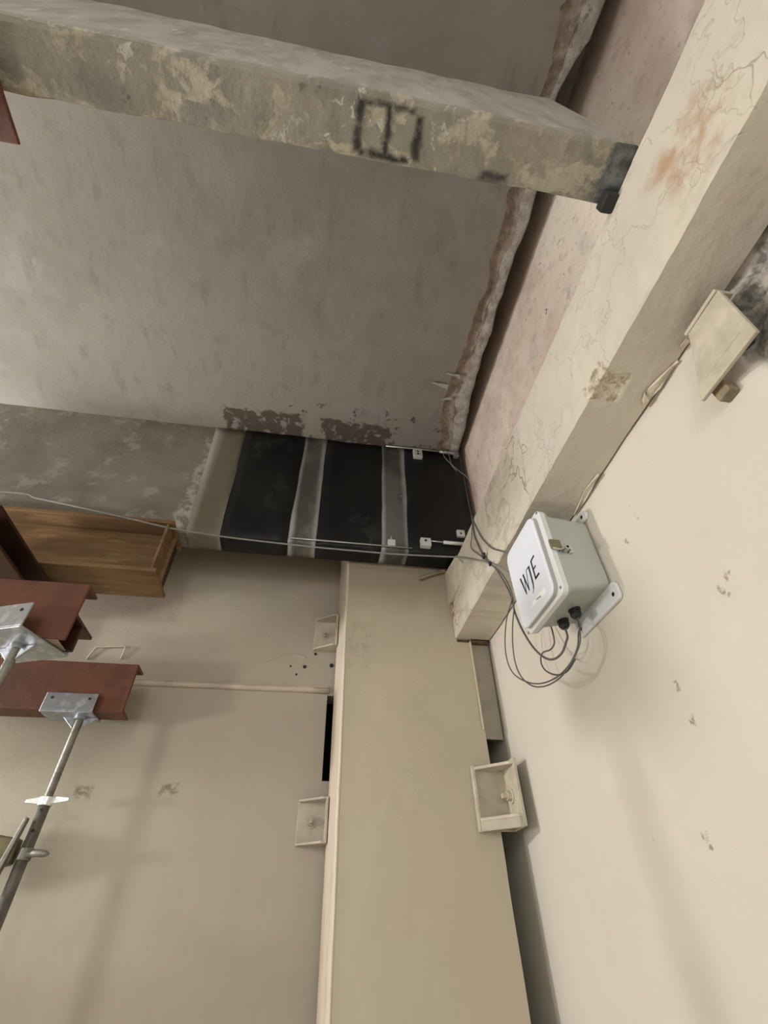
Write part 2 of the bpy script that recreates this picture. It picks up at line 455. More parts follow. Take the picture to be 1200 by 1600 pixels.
# slab with a broken right-hand edge
XI = [(-4, .75), (-.14, .747), (.05, .76), (.3, .765), (.5, .761), (.86, .766), (1.22, .767), (1.45, .745), (1.58, .723), (1.78, .731), (1.95, .77), (2.05, .79), (2.8, .80)]
XO = [(-4, .90), (-.16, .905), (-.05, .90), (.04, .86), (.135, .832), (.3, .87), (.5, .896), (1.05, .889), (1.375, .897), (1.7, .915), (2.03, .955), (2.8, .97)]
ysl = [-4, -3, -2, -1.2]+frange(-.6, 2.2, .022)+[2.4, 2.7]
main, edge, pl = [], [], []
for y in ysl:
    xi = interp(XI, y)+.030*fbm(y, 3.1, 0, 6)+.012*nz(y, 7, 0, 40)
    xo = interp(XO, y)+.012*fbm(y, 9.3, 0, 7)
    xm = xi+(xo-xi)*(.52+.22*nz(y, 5, 0, 5))
    main.append([(x, y, ZS) for x in (-5, -3, -2, -1.2, -.6, -.2, .1, .4, .6, .7)]+[(xi, y, ZS)])
    edge.append([(xi+(xm-xi)*t, y, ZS+.022*math.sin(math.pi*min(1, t*1.2)*.8)+.016*t*fbm(xi+t, y, 2, 14)+(0 if t else 0)) for t in (0, .12, .3, .5, .7, .88, 1)])
    e = edge[-1][-1]
    pl.append([e]+[(xm+(xo-xm)*t, y, e[2]*(1-t)+(ZS+.016)*t-.004*math.sin(math.pi*t)+.007*fbm(t, y, 8, 16)) for t in (.2, .45, .7, .9)]+[(xo, y, ZS+.03), (xo+.004, y, ZS+.35)])
ceil_o = struct(grid(MB(), main).build('ceiling', MAT_SLAB))
grid(MB(), edge).build('broken_edge', MAT_BROKEN, ceil_o, smooth=True)
grid(MB(), pl).build('edge_plaster', MAT_PLASTER, ceil_o, smooth=True)
def shard(p, d, n_, r, mat, parent, name):
    d = Vector(d); n_ = Vector(n_).normalized()*r; s_ = d.normalized().cross(n_).normalized()*r*.5
    p = Vector(p)
    mb = MB().hexa([p-n_-s_, p+n_-s_, p+n_+s_, p-n_+s_], [p+d*.9-n_*.25-s_*.3, p+d+n_*.2-s_*.3, p+d+n_*.2+s_*.3, p+d*.9-n_*.25+s_*.3])
    return mb.build(name, mat, parent)
for (a, b, r) in (((700, 604), (673, 597), .018), ((718, 588), (697, 583), .012), ((705, 622), (690, 624), .010)):
    p = onZ(*a, ZS-.004); q = onZ(*b, ZS-.018)
    shard(p, q-p, (0, 1, 0), r, MAT_PLASTER, ceil_o, 'plaster_shard')

# ------------------------------------------------------------------ ceiling beam on its bearing
cb = thing('ceiling_beam', 'mottled grey-olive concrete ceiling beam with a dark framed smudge, resting on the cream wall beam', 'beam', (-1.5, .23, 1.70))
Y0, Y1, XE = .15, .307, .80
prof = [(Y0, ZS+.05), (Y0, 1.716), (Y0+.004, 1.705), (Y0+.016, 1.70)]
prof += [(Y0+.016+(Y1-Y0-.032)*t, 1.70) for t in (.17, .33, .5, .67, .83)]
prof += [(Y1-.016, 1.70), (Y1-.004, 1.705), (Y1, 1.716), (Y1, ZS+.05)]
rows = []
for x in [-5, -3, -2, -1.5]+frange(-1.2, XE, .025):
    rows.append([(x, y+.004*fbm(x, y, z, 7), z+.0035*fbm(x+5, y, z, 8)) for (y, z) in prof])
mb = grid(MB(), rows)
mb.f.append(tuple(range(len(mb.v)-len(prof), len(mb.v))))
mb.build('beam_body', MAT_CBEAM, cb, smooth=False)
MB().hexa([(.735, .152, 1.694), (.80, .150, 1.676), (.80, .300, 1.676), (.735, .303, 1.694)], [(.745, .155, 1.72), (.815, .152, 1.72), (.815, .302, 1.72), (.745, .302, 1.72)]).build('bearing_plate', MAT_BEARING, cb, bevel=.004)
MB().box((.752, .262, 1.645), (.792, .318, 1.690)).build('bearing_shoe', MAT_DARK, cb, bevel=.006)
MB().box((.802, .16, 1.677), (.93, .30, 1.71)).build('bearing_pad', MAT_DARK, cb, bevel=.003)

# ------------------------------------------------------------------ wall beam (cream, runs along the right wall)
wbm = thing('wall_beam', 'long cream painted beam with cracked peeling paint along the top of the right wall', 'beam', (.9, .5, 1.259))
X0, X1, Z0, Z1, YE = .793, .992, 1.259, 1.675, 2.312
prof = [(X1, Z1), (.94, Z1), (X0+.012, Z1), (X0, Z1-.012)]
prof += [(X0, Z1-.012-(Z1-Z0-.018)*t) for t in (.2, .4, .6, .8)]
prof += [(X0, Z0+.006), (X0+.006, Z0)]
prof += [(X0+.006+(X1-X0-.006)*t, Z0) for t in (.1, .2, .3, .4, .5, .7, .85, .95, 1.0)]
prof += [(X1, Z1)]
rows = []
for y in [-4, -2.5, -1.6]+frange(-1.0, YE, .02):
    r = []
    for (x, z) in prof:
        dx = .004*fbm(x, y, z, 5)+.0015*fbm(x, y, z, 30); dz = .003*fbm(x+3, y, z, 4)
        if z < Z0+.03 and x < .89 and .615 < y < .755:      # chipped hollow at the lower arris
            k = (1-abs(y-.685)/.07)*max(0, 1-abs(x-.835)/.06)
            dz += .018*k+.008*k*fbm(x, y, 1, 40)
        if y > 2.2 and z > 1.5:                              # crumbling upper end corner
            dx += .02*(y-2.2)/.11*fbm(2, y, z, 16)
        if x == X1: dx = 0
        r.append((min(x+dx, .9935), y, z+dz))
    rows.append(r)
mb = grid(MB(), rows)
n = len(prof)
mb.f.append(tuple(range(len(mb.v)-n, len(mb.v)-1)))
mb.build('beam_body', MAT_WBEAM, wbm)
# lifted paint flakes along the joint between beam and wall
def flake(pix, name, lift=.012, zc=Z0, mat=MAT_FLAKE):
    P = [onZ(x, y, zc-.002) for (x, y) in pix]
    for p in P: p.x = min(p.x, .991)
    vs = [(p.x, p.y, p.z-.001) for p in P]+[(p.x-.002, p.y, p.z-.001-lift*(.5+.5*(i % 2))) for i, p in enumerate(P)]
    k = len(P); mb = MB()
    mb.add(vs, [tuple(range(k)), tuple(range(k, 2*k))[::-1]]+[(i, (i+1) % k, k+(i+1) % k, k+i) for i in range(k)])
    return mb.build(name, mat, wbm)
flake([(1006, 632), (1030, 603), (1052, 572), (1058, 562), (1050, 570), (1030, 588), (1012, 607)], 'paint_flake')
flake([(897, 805), (915, 778), (936, 742), (934, 739), (914, 764), (902, 790)], 'paint_flake')
flake([(1066, 548), (1078, 532), (1072, 528), (1062, 540)], 'paint_flake', .006)
flake([(1006, 636), (1012, 622), (1007, 612), (1003, 625)], 'paint_flake', .016)
# peeled lip at the crumbling end
q = onX(705, 905, .78)
MB().prism([onX(690, 905, .782), onX(712, 868, .782), onX(722, 880, .782), onX(716, 915, .782), onX(700, 948, .782)], (.012, .004, 0)).build('paint_flake', MAT_FLAKE, wbm)

# ------------------------------------------------------------------ spandrel beam with carbon wrap
sb = thing('spandrel_beam', 'grey concrete edge beam under the slab, carrying the black wrap strips', 'beam', (-2, 2.23, 1.73))
rows = []
prof = [(YV, ZS+.02)]+[(YV, ZS-(ZS-ZB-.01)*t) for t in (.1, .3, .5, .7, .9)]+[(YV, ZB+.008), (YV+.008, ZB), (YV+.07, ZB), (2.297, ZB), (2.304, ZB+.01), (2.304, ZS+.02)]
for x in [-5, -3, -2]+frange(-1.5, .965, .04):
    rows.append([(x, y+.003*fbm(x, y, z, 4), z+.003*fbm(x+4, y, z, 5)) for (y, z) in prof])
mb = grid(MB(), rows); n = len(prof)
mb.f.append(tuple(range(len(mb.v)-n, len(mb.v))))
mb.build('beam_body', MAT_SPAN, sb)

def wrap(xb0, xb1, xt0, xt1, ztop, thick, wob, seed):
    """sheet bonded to the front face of the beam and folded under it"""
    rows = []
    path = [(YV-.004-thick, ztop-(ztop-ZB)*t, t) for t in [i/14 for i in range(14)]]
    path += [(YV-.004-thick, ZB-.001, 1), (YV-.003, ZB-.005-thick, 1.01), (YV+.05, ZB-.005-thick, 1.05), (YV+.10, ZB-.005-thick, 1.08), (2.292, ZB-.005-thick, 1.1)]
    for i, (y, z, t) in enumerate(path):
        tt = min(t, 1)
        a = xt0+(xb0-xt0)*tt+wob*fbm(seed, t, 1, 3); b = xt1+(xb1-xt1)*tt+wob*fbm(seed+3, t, 2, 3)
        zz_ = z+(.006*fbm(seed, a, 2, 6) if i == 0 else 0)
        rows.append([(a+(b-a)*k/6, y-.0015*max(0, fbm(seed+k, t, 3, 4)), zz_ + (.010*fbm(seed+7, k*.3, 2, 3) if i == 0 else 0)) for k in range(7)])
    mb = grid(MB(), rows)
    return mb
def solid(o, t):
    s_ = o.modifiers.new('solid', 'SOLIDIFY'); s_.thickness = t; s_.offset = 0
    return o
# bonded grey primer bands: parts of the beam
for nm, xb0, xb1, xt0, xt1, xc, hw, cols in (
        ('primer_band', -.76, -.56, -.80, -.585, -.66, .11, ((.185, .165, .12), (.14, .125, .09), (.34, .335, .31))),
        ('primer_band', -.205, -.022, -.19, -.017, -.11, .085, ((.15, .14, .125), (.075, .07, .062), (.44, .44, .425))),
        ('primer_band', .347, .53, .36, .549, .445, .088, ((.13, .125, .112), (.05, .048, .044), (.42, .42, .405)))):
    o = wrap(xb0, xb1, xt0, xt1, ZS-.004, .001, .004, xc*10).build(nm, band_mat('mat_band_%d' % int(xc*100), *cols, xc, hw), sb, smooth=True)
    solid(o, .002)
for (xb0, xb1, xt0, xt1, zt, lab) in (
        (-.572, -.195, -.597, -.179, 2.688, 'black carbon fibre strip on the concrete edge beam, furthest from the cream wall beam'),
        (-.034, .357, -.028, .371, 2.684, 'black carbon fibre strip between the two narrow grey primer bands'),
        (.522, .955, .540, .955, 2.684, 'black carbon fibre strip ending beside the wall, with the displacement gauges mounted on it')):
    o = wrap(xb0, xb1, xt0, xt1, zt, .0035, .006, xb0*7+2).build('carbon_fiber_strip', MAT_CFRP, None, smooth=True)
    solid(o, .003)
    tag(o, lab, 'carbon strip', 'carbon wraps on the edge beam')

# ------------------------------------------------------------------ column in the corner
col = thing('corner_column', 'wide tan painted steel column in the corner under the carbon strips', 'column', (.53, 2.45, -1.6))
rows = []
for z in [-1.6, -1.0]+frange(-.6, 2.3, .06):
    rows.append([(.183+(.885-.183)*k/10+(.002*fbm(k, z, 1, 3) if k in (0, 10) else 0), YC+.0025*fbm(k*.1, z, 4, 3), z) for k in range(11)]+[(.885, YC+.04, z), (.86, YC+.05, z), (.86, 2.595, z), (.20, 2.595, z), (.20, YC+.03, z)])
mb = grid(MB(), rows)
mb.build('front_plate', MAT_COL, col)
rows = []
for z in [-1.6, -1.0]+frange(-.6, 2.3, .05):
    j = .003*fbm(0, z, 5, 4)
    rows.append([(.184, YC+.002, z), (.179+j, YC-.003, z), (.172+j, YC+.002, z), (.166+j, YC+.06, z), (.158+j, YC+.13, z), (.147+j*.5, YC+.215, z), (.145, 2.545, z), (.156, 2.56, z), (.199, 2.56, z), (.199, YC+.02, z)])
grid(MB(), rows).build('edge_strip', MAT_STRIP, col, smooth=True)

# closure plate in the joint between column and right wall
cl = thing('closure_plate', 'narrow tan closure plate between the column and the right wall, under the wall beam end', 'plate', (.93, 2.36, .745))
MB().hexa([(.878, 2.345, .742), (.990, 2.358, .742), (.990, 2.366, .742), (.878, 2.366, .742)], [(.884, 2.335, 1.262), (.990, 2.335, 1.262), (.990, 2.37, 1.262), (.884, 2.37, 1.262)]).build('plate_body', MAT_FLASH, cl, bevel=.002)
MB().box((.872, 2.304, .77), (.880, 2.317, 1.245)).build('edge_bead', MAT_COL, cl, bevel=.003)
MB().box((.80, 2.316, 1.236), (.985, 2.340, 1.259)).build('rusty_packing', plain('mat_rusty_packing', (.12, .07, .04), .8, 0, .4, 30, .6), cl, bevel=.004)

# ------------------------------------------------------------------ clip angles
def bolt(p, axis, r, parent, mat):
    p = Vector(p); axis = Vector(axis).normalized()
    b = MB().tube([p, p+axis*.006], r*1.5, 16).build('washer', mat, parent)
    MB().tube([p+axis*.006, p+axis*.024], r, 6).build('nut', mat, parent)
    MB().tube([p+axis*.024, p+axis*.046], r*.55, 10).build('bolt_end', mat, parent)
    return b
# clip joining column face and right wall
cr = thing('clip_angle', 'cream painted clip angle with a large bolt joining the column to the right wall', 'bracket', (.98, 2.30, .36))
t = .012
MB().box((.785, YC-t-.006, .352), (.952, YC-.004, .600)).build('column_leg', MAT_CLIP2, cr, bevel=.003)
MB().box((.934, 2.168, .352), (.950, YC-.006, .612)).build('wall_leg', MAT_CLIP, cr, bevel=.003)
MB().box((.781, YC-.030, .348), (.797, YC-.003, .606)).build('edge_lip', MAT_CLIP, cr, bevel=.004)
for z in (.585, .385):
    MB().prism([(.79, YC-t-.004, z), (.79, YC-.036, z), (.918, 2.172, z), (.935, 2.169, z), (.935, YC-t-.004, z)], (0, 0, .013)).build('gusset', MAT_CLIP, cr, bevel=.003)
MB().prism([(.79, YC-.038, .348), (.920, 2.171, .348), (.935, 2.169, .348), (.935, 2.184, .348), (.79, YC-.026, .348)], (0, 0, .038)).build('lower_lip', MAT_CLIP2, cr, bevel=.003)
MB().box((.953, 2.275, .37), (.998, 2.305, .59)).build('packer', MAT_DARK, cr)
bolt((.934, 2.245, .475), (-1, 0, 0), .020, cr, MAT_CLIP)
# clips between column side strip and back wall
def left_clip(z0, z1, label, inverted):
    c = thing('clip_angle', label, 'bracket', (.08, YB, z0), 'small clip angles beside the column')
    MB().box((.010, YB-.010, z0), (.150, YB, z1)).build('wall_leg', MAT_CLIP2, c, bevel=.003)
    MB().box((.134, YB-.10, z0), (.146, YB-.002, z1)).build('column_leg', MAT_CLIP2, c, bevel=.003)
    for z in (z0, z1-.010):
        MB().prism([(.012, YB-.010, z), (.134, YB-.010, z), (.134, YB-.098, z), (.118, YB-.098, z), (.012, YB-.026, z)], (0, 0, .010)).build('gusset', MAT_CLIP2, c, bevel=.002)
    bolt((.07, YB-.010, (z0+z1)/2), (0, -1, 0), .017, c, MAT_CLIP2)
    return c
left_clip(.335, .515, 'small tan clip angle with a bolt, low on the back wall beside the column strip', False)
left_clip(1.275, 1.475, 'small tan clip angle high on the back wall, just above the horizontal rail', True)

# horizontal rail on the back wall
rl = thing('wall_rail', 'thin painted horizontal rail across the back wall, running into the column', 'rail', (-1.0, YB, 1.04))
pts = [(x, YB-.006, 1.045+.003*fbm(x, 1, 1, 3)) for x in frange(-3.5, .118, .1)]
MB().tube(pts, .017, 12).build('rail_bar', MAT_RAIL, rl, smooth=True)
MB().box((-3.5, YB-.012, 1.058), (.112, YB-.0005, 1.066)).build('upper_lip', MAT_RAIL, rl, bevel=.002)
wl = thing('wall_loop', 'small bent wire loop on the back wall above the lower brown channel', 'wire', (-1.09, YB-.01, 1.2))
a, b = onY(150, 1012, YB), onY(197, 1012, YB)
MB().tube(catmull([(a.x-.02, YB-.004, a.z-.07), (a.x+.005, YB-.012, a.z-.005), (a.x+.03, YB-.012, a.z), (b.x-.02, YB-.012, b.z), (b.x, YB-.012, b.z-.005), (b.x-.005, YB-.004, b.z-.07)], 6), .004, 8).build('loop_wire', MAT_CLIP, wl, smooth=True)

# holes and torn paint on the back wall
wd = bpy.data.objects['wall_back']
for (px_, py_, r) in ((476, 1042, .010), (493, 1022, .008), (518, 1040, .012), (454, 1041, .005), (463, 1054, .006)):
    q = onY(px_, py_, YB)
    MB().tube([(q.x, YB-.0035, q.z), (q.x, YB+.004, q.z)], r, 12).build('anchor_hole', MAT_HOLE, wd)
pts = [onY(x, y, YB-.002) for (x, y) in ((410, 1036), (430, 1028), (450, 1022), (470, 1025), (478, 1028))]
MB().tube(catmull(pts, 6), .004, 6).build('paint_ridge', MAT_CLIP2, wd, smooth=True)

# ------------------------------------------------------------------ stand-off plate at the upper right
sp_ = thing('standoff_plate', 'cream painted steel plate standing off the right wall beside the broken concrete patch', 'bracket', (.97, .46, 1.02))
MB().prism([(.940, .349, 1.214), (.940, .363, 1.020), (.940, .557, 1.023), (.940, .500, 1.14), (.940, .470, 1.216)], (.013, 0, 0)).build('plate', MAT_CLIP, sp_, bevel=.003)
MB().box((.938, .352, 1.217), (.992, .476, 1.230)).build('top_leg', MAT_CLIP, sp_, bevel=.003)
MB().box((.953, .40, 1.09), (1.02, .45, 1.14)).build('stem', MAT_DARK, sp_, bevel=.003)
MB().box((.968, .50, 1.002), (.999, .540, 1.045)).build('wood_block', MAT_WOOD, sp_, bevel=.003)
MB().box((.9385, .385, 1.058), (.941, .51, 1.062)).build('weld_bead', MAT_CLIP, sp_, bevel=.002)

# ------------------------------------------------------------------ shoring
def wsect(mb, axis, a0, a1, c0, c1, z0, z1, tf, tw):
    """wide-flange section along X or Y; c = transverse range"""
    cm = (c0+c1)/2
    pts = [(c0, z0), (c1, z0), (c1, z0+tf), (cm+tw/2, z0+tf), (cm+tw/2, z1-tf), (c1, z1-tf), (c1, z1), (c0, z1), (c0, z1-tf), (cm-tw/2, z1-tf), (cm-tw/2, z0+tf), (c0, z0+tf)]
    if axis == 'X': return mb.prism([(a0, c, z) for c, z in pts], (a1-a0, 0, 0))
    return mb.prism([(c, a0, z) for c, z in pts], (0, a1-a0, 0))
def fillets(*a): pass
wt = thing('shoring_beam', 'orange-brown weathered wide-flange shoring beam tight under the concrete edge beam', 'beam', (-.8, 2.19, 1.38), 'shoring beams')
wsect(MB(), 'X', -2.9, -.80, 2.055, 2.305, 1.385, 1.724, .022, .016).build('section', MAT_RUST, wt, bevel=.003)
MB().box((-.835, 2.062, 1.408), (-.822, 2.171, 1.702)).build('end_stiffener', MAT_RUST, wt, bevel=.002)
MB().box((-.835, 2.189, 1.408), (-.822, 2.298, 1.702)).build('end_stiffener', MAT_DARKSTEEL, wt, bevel=.002)
for zc in (1.428, 1.455):
    MB().box((-2.9, 2.150, zc), (-.840, 2.172, zc+.006)).build('weld_line', MAT_RUST, wt)
yb = thing('cross_beam', 'dark brown cross beam running toward the camera beneath the orange-brown shoring beam', 'beam', (-1.41, 1.9, 1.15), 'shoring beams')
wsect(MB(), 'Y', 1.64, 2.36, -1.74, -1.332, 1.255, 1.381, .014, .016).build('section', MAT_DARKSTEEL, yb, bevel=.003)

for (yy0, yy1, zt, lab) in ((2.345, 2.435, 1.031, 'timber block carrying the cross beam on the rear brown channel'),):
    tb = thing('timber_block', lab, 'timber block', (-1.57, yy0, zt))
    MB().box((-1.64, yy0, zt), (-1.50, yy1, (zt+1.254)/2-.001)).build('timber', MAT_WOOD, tb, bevel=.004)
    MB().box((-1.645, yy0-.004, (zt+1.254)/2), (-1.495, yy1, 1.2545)).build('timber', MAT_WOOD, tb, bevel=.004)

def channel(name, y0, y1, xe, z0, z1, label, x_far=-1.75):
    c = thing(name, label, 'beam', (xe, y0, z0), 'brown shoring channels')
    t = .014
    prof = [(y0, z0), (y1, z0), (y1, z0+t*.8), (y0+t, z0+t*1.3), (y0+t, z1-t*1.3), (y1, z1-t*.8), (y1, z1), (y0, z1)]
    MB().prism([(x_far, y, z) for y, z in prof], (xe-x_far, 0, 0)).build('section', MAT_RED, c, bevel=.004, seg=3)
    return c
c2 = thing('channel_beam', 'red-brown steel channel on the larger galvanised head, nearest the camera', 'beam', (-.852, 1.65, .80), 'brown shoring channels')
MB().prism([(-1.75, y, z) for y, z in ((1.65, .804), (1.664, .804), (1.664, 1.014), (1.745, 1.020), (1.745, 1.032), (1.65, 1.032))], (.898, 0, 0)).build('section', MAT_RED, c2, bevel=.004, seg=3)
MB().box((-1.75, 1.6645, .900), (-.855, 1.845, .912)).build('inner_plate', MAT_DARKSTEEL, c2, bevel=.002)
MB().box((-1.75, 1.742, .805), (-.858, 1.756, .8995)).build('inner_rib', MAT_DARKSTEEL, c2, bevel=.002)
wp = thing('wood_packer', 'pale wooden packer under the brown channel on the larger galvanised head', 'packer', (-.93, 1.70, .79))
MB().box((-1.00, 1.655, .8025), (-.875, 1.738, .8035)).build('board', MAT_WOOD, wp)
channel('channel_beam', 2.34, 2.445, -.822, .800, 1.030, 'red-brown steel channel on the slender galvanised screw post near the back wall', -2.4)
rd = thing('channel_beam', 'red-brown end of a shoring beam under the ceiling beam, at the left edge', 'beam', (-.95, .28, 1.475), 'brown shoring channels')
MB().prism([(-3.2, .18, 1.475), (-3.2, .42, 1.475), (-3.2, .42, 1.49), (-3.2, .195, 1.492), (-3.2, .195, 1.682), (-3.2, .42, 1.684), (-3.2, .42, 1.695), (-3.2, .18, 1.695)], (2.25, 0, 0)).build('section', MAT_RED, rd, bevel=.004, seg=3)

def post(x, y, ztop, zn, label, hx0, hx1, hy0, hy1, head=True, lip_h=.075, clamp=True, rot=0.0):
    p = thing('shoring_post', label, 'post', (x, y, -1.6), 'galvanised shoring posts')
    def RT(mb):
        ca, sa = math.cos(rot), math.sin(rot)
        for v in mb.v:
            dx, dy = v.x-x, v.y-y
            v.x, v.y = x+dx*ca-dy*sa, y+dx*sa+dy*ca
        return mb
    if head:
        h = RT(MB().box((hx0, hy0-.013, ztop-.010), (hx1, hy1+.006, ztop))).build('head_plate', MAT_GALV, p, bevel=.003)
        RT(MB().box((hx0, hy0-.013, ztop-.004), (hx1, hy0-.005, ztop+lip_h))).build('near_lip', MAT_GALV, h, bevel=.003)
        RT(MB().box((hx0, hy1-.002, ztop-.004), (hx1, hy1+.006, ztop+lip_h))).build('far_lip', MAT_GALV, h, bevel=.003)
        for k in (.14, .86):
            xx = hx0+(hx1-hx0)*k
            RT(MB().tube([(xx, hy0-.0145, ztop+lip_h*.68), (xx, hy0-.010, ztop+lip_h*.68)], .006, 12)).build('bolt_hole', MAT_HOLE, h)
        for s_ in (-1, 1):
            RT(MB().prism([(x+s_*.018, y-.004, ztop-.010), (x+s_*.075, y-.004, ztop-.010), (x+s_*.018, y-.004, ztop-.060)], (0, .008, 0))).build('gusset', MAT_GALV, h, bevel=.002)
        RT(MB().tube([(x, y, ztop-.010), (x, y, ztop-.022)], .030, 20)).build('weld_collar', MAT_GALV, h, smooth=False)
    # screw with thread rings
    pts = []; rs = []
    z = ztop-.01; k = 0
    while z > zn-.02:
        pts.append((x, y, z)); rs.append(.0150 if k % 2 else .0164); z -= .009; k += 1
    MB().tube(pts, rs, 16).build('screw', MAT_GALVD, p, smooth=True)
    MB().tube([(x, y, zn-.012), (x, y, -1.59)], .0215, 20).build('tube', MAT_GALVD, p, smooth=True)
    wn = MB().tube([(x, y, zn-.014), (x, y, zn+.018)], .027, 20).build('wing_nut', MAT_BRIGHT, p, bevel=.002)
    for s_, L in ((-1, .11), (1, .115)):
        d = Vector((math.cos(.25), -math.sin(.25), 0))*s_
        c0 = Vector((x, y, zn+.006))
        L *= .82; u_ = Vector((0, 0, 1))
        MB().hexa([c0+d*.018-u_*.014, c0+d*L-u_*.006+Vector((0, -.004, 0)), c0+d*L-u_*.006+Vector((0, .004, 0)), c0+d*.018-u_*.014+Vector((0, .010, 0))],
                  [c0+d*.018+u_*.018, c0+d*L+u_*.008+Vector((0, -.004, 0)), c0+d*L+u_*.008+Vector((0, .004, 0)), c0+d*.018+u_*.018+Vector((0, .010, 0))]).build('handle', MAT_BRIGHT, wn, bevel=.003)
    for zz_ in (zn-.10, zn-.03):
        MB().tube([(x+.004, y-.0225, zz_), (x+.004, y-.016, zz_)], .006, 10).build('pin_hole', MAT_HOLE, p)
    if clamp:
        zc = zn-.175
        c = MB().tube([(x, y, zc-.018), (x, y, zc+.022)], .027, 20).build('coupler', MAT_GALVD, p, bevel=.003)
        MB().tube([(x+.015, y-.018, zc), (x+.05, y-.026, zc+.003), (x+.085, y-.032, zc), (x+.098, y-.033, zc)], [.011, .013, .011, .004], 10).build('wedge_pin', MAT_GALVD, c, smooth=True)
        MB().hexa([(x-.30, y-.055, zc-.095), (x-.030, y-.030, zc-.030), (x-.030, y+.020, zc-.030), (x-.30, y+.03, zc-.095)], [(x-.30, y-.055, zc+.085), (x-.030, y-.030, zc+.050), (x-.030, y+.020, zc+.050), (x-.30, y+.03, zc+.085)]).build('olive_arm', MAT_YELLOW, c, bevel=.008)
        MB().tube([(x-1.5, y-.012, zc), (x-.29, y-.012, zc)], .024, 16).build('ledger_tube', MAT_GALVD, c, smooth=True)
        MB().hexa([(x-.070, y-.045, zc-.10), (x-.050, y-.045, zc-.11), (x-.050, y-.02, zc-.11), (x-.070, y-.02, zc-.10)], [(x-.036, y-.045, zc+.115), (x-.024, y-.045, zc+.115), (x-.024, y-.02, zc+.115), (x-.036, y-.02, zc+.115)]).build('wedge', MAT_GALVD, c, bevel=.003)
    MB().box((x-.075, y-.075, -1.6), (x+.075, y+.075, -1.59)).build('base_plate', MAT_GALV, p, bevel=.002)
    return p
post(-1.01, 2.392, .800, .455, 'galvanised screw post with a U-shaped head under the brown channel near the back wall', -1.165, -.945, 2.338, 2.45)
post(-1.014, 1.70, .800, .44, 'galvanised post with a larger twisted head, at the left edge of the photo', -1.124, -.904, 1.593, 1.804, clamp=False, rot=-.35, lip_h=.085)
# ------------------------------------------------------------------ enclosure
BX = thing('junction_box', 'grey plastic enclosure with a white lid and black lettering, fixed to the right wall', 'enclosure', (1.0, 1.345, .86))
yn, yf, zl, zh = 1.192, 1.498, .842, 1.216      # lid rim extents
def rrect(X, y0, y1, z0, z1, r, n=5):
    out = []
    for (cy, cz, a0) in ((y1-r, z1-r, 0), (y0+r, z1-r, 90), (y0+r, z0+r, 180), (y1-r, z0+r, 270)):
        for i in range(n+1):
            a = math.radians(a0+90*i/n); out.append((X, cy+r*math.cos(a), cz+r*math.sin(a)))
    return out
def loft(sections):
    mb = MB(); k = len(sections[0])
    for s_ in sections: mb.v += [Vector(p) for p in s_]
    for i in range(len(sections)-1):
        for j in range(k):
            a = i*k+j; b = i*k+(j+1) % k
            mb.f.append((a, b, b+k, a+k))
    mb.f.append(tuple(range(k))[::-1]); mb.f.append(tuple(range((len(sections)-1)*k, len(sections)*k)))
    return mb
body = loft([rrect(.992, yn+.014, yf-.014, .892, 1.186, .022), rrect(.86, yn+.010, yf-.010, .868, 1.198, .022), rrect(.835, yn+.008, yf-.008, .860, 1.203, .022), rrect(.833, yn+.001, yf-.001, zl+.004, zh-.004, .026), rrect(.823, yn, yf, zl+.002, zh-.002, .026)]).build('body', MAT_BOX, BX, bevel=.002)
lid = loft([rrect(.8225, yn-.002, yf+.002, zl, zh, .030), rrect(.8035, yn-.002, yf+.002, zl, zh, .030), rrect(.801, yn+.001, yf-.001, zl+.003, zh-.003, .028)]).build('lid', MAT_RIM, BX)
loft([rrect(.8010, yn+.022, yf-.008, zl+.012, zh-.012, .040), rrect(.786, yn+.022, yf-.008, zl+.012, zh-.012, .040)]).build('lid_step', MAT_GROOVE, lid)
loft([rrect(.7862, yn+.022, yf-.008, zl+.012, zh-.012, .040, 7), rrect(.7815, yn+.024, yf-.010, zl+.014, zh-.014, .039, 7), rrect(.7795, yn+.030, yf-.016, zl+.020, zh-.020, .035, 7)]).build('lid_panel', MAT_LID, lid)
for (yy, z_) in ((yn+.010, zl+.022), (yn+.010, zh-.016), (yf-.008, zl+.010)):
    MB().tube([(.8018, yy, z_), (.7985, yy, z_)], .0055, 12).build('lid_screw', MAT_GALV, lid)
# lettering: u runs to the reader's right (towards -Y), v up
def letter(strokes, u0, v0, s, lean=.0):
    mb = MB(); X = .7792
    for poly in strokes:
        P = []
        for (u, v) in poly:
            P.append((X, yc-(u0+u*s+lean*v*s), zc+(v0+v*s)))
        mb.prism(P, (-.0009, 0, 0))
    return mb.build('letter', MAT_INK, lid)
yc, zc = 1.412, .957
S = .064
Wp = [[(-.03, 1.28), (.11, 1.28), (.38, 0), (.29, 0)], [(.30, 0), (.34, 0), (.58, 1.28), (.54, 1.28)], [(.40, 1.28), (.53, 1.28), (.78, 0), (.69, 0)], [(.70, 0), (.74, 0), (1.0, 1.30), (.95, 1.30)]]
Jp = [[(0, 1.28), (.34, 1.28), (.34, 1.20), (0, 1.20)], [(.20, 1.24), (.34, 1.24), (.31, .1), (.18, .05)], [(.18, .05), (.31, .1), (.20, -.22), (.10, -.26)], [(.10, -.26), (.20, -.22), (-.05, -.40), (-.06, -.38)]]
Ep = [[(0, 1.30), (.12, 1.30), (.12, 0), (0, 0)], [(0, 1.30), (.52, 1.38), (.54, 1.26), (.1, 1.20)], [(.1, .70), (.42, .74), (.42, .65), (.1, .61)], [(0, .10), (.1, .12), (.54, .14), (.58, .02), (.0, .0)]]
letter(Wp, 0, .0, S)
letter(Jp, .069, .0, S)
letter(Ep, .108, .005, S)
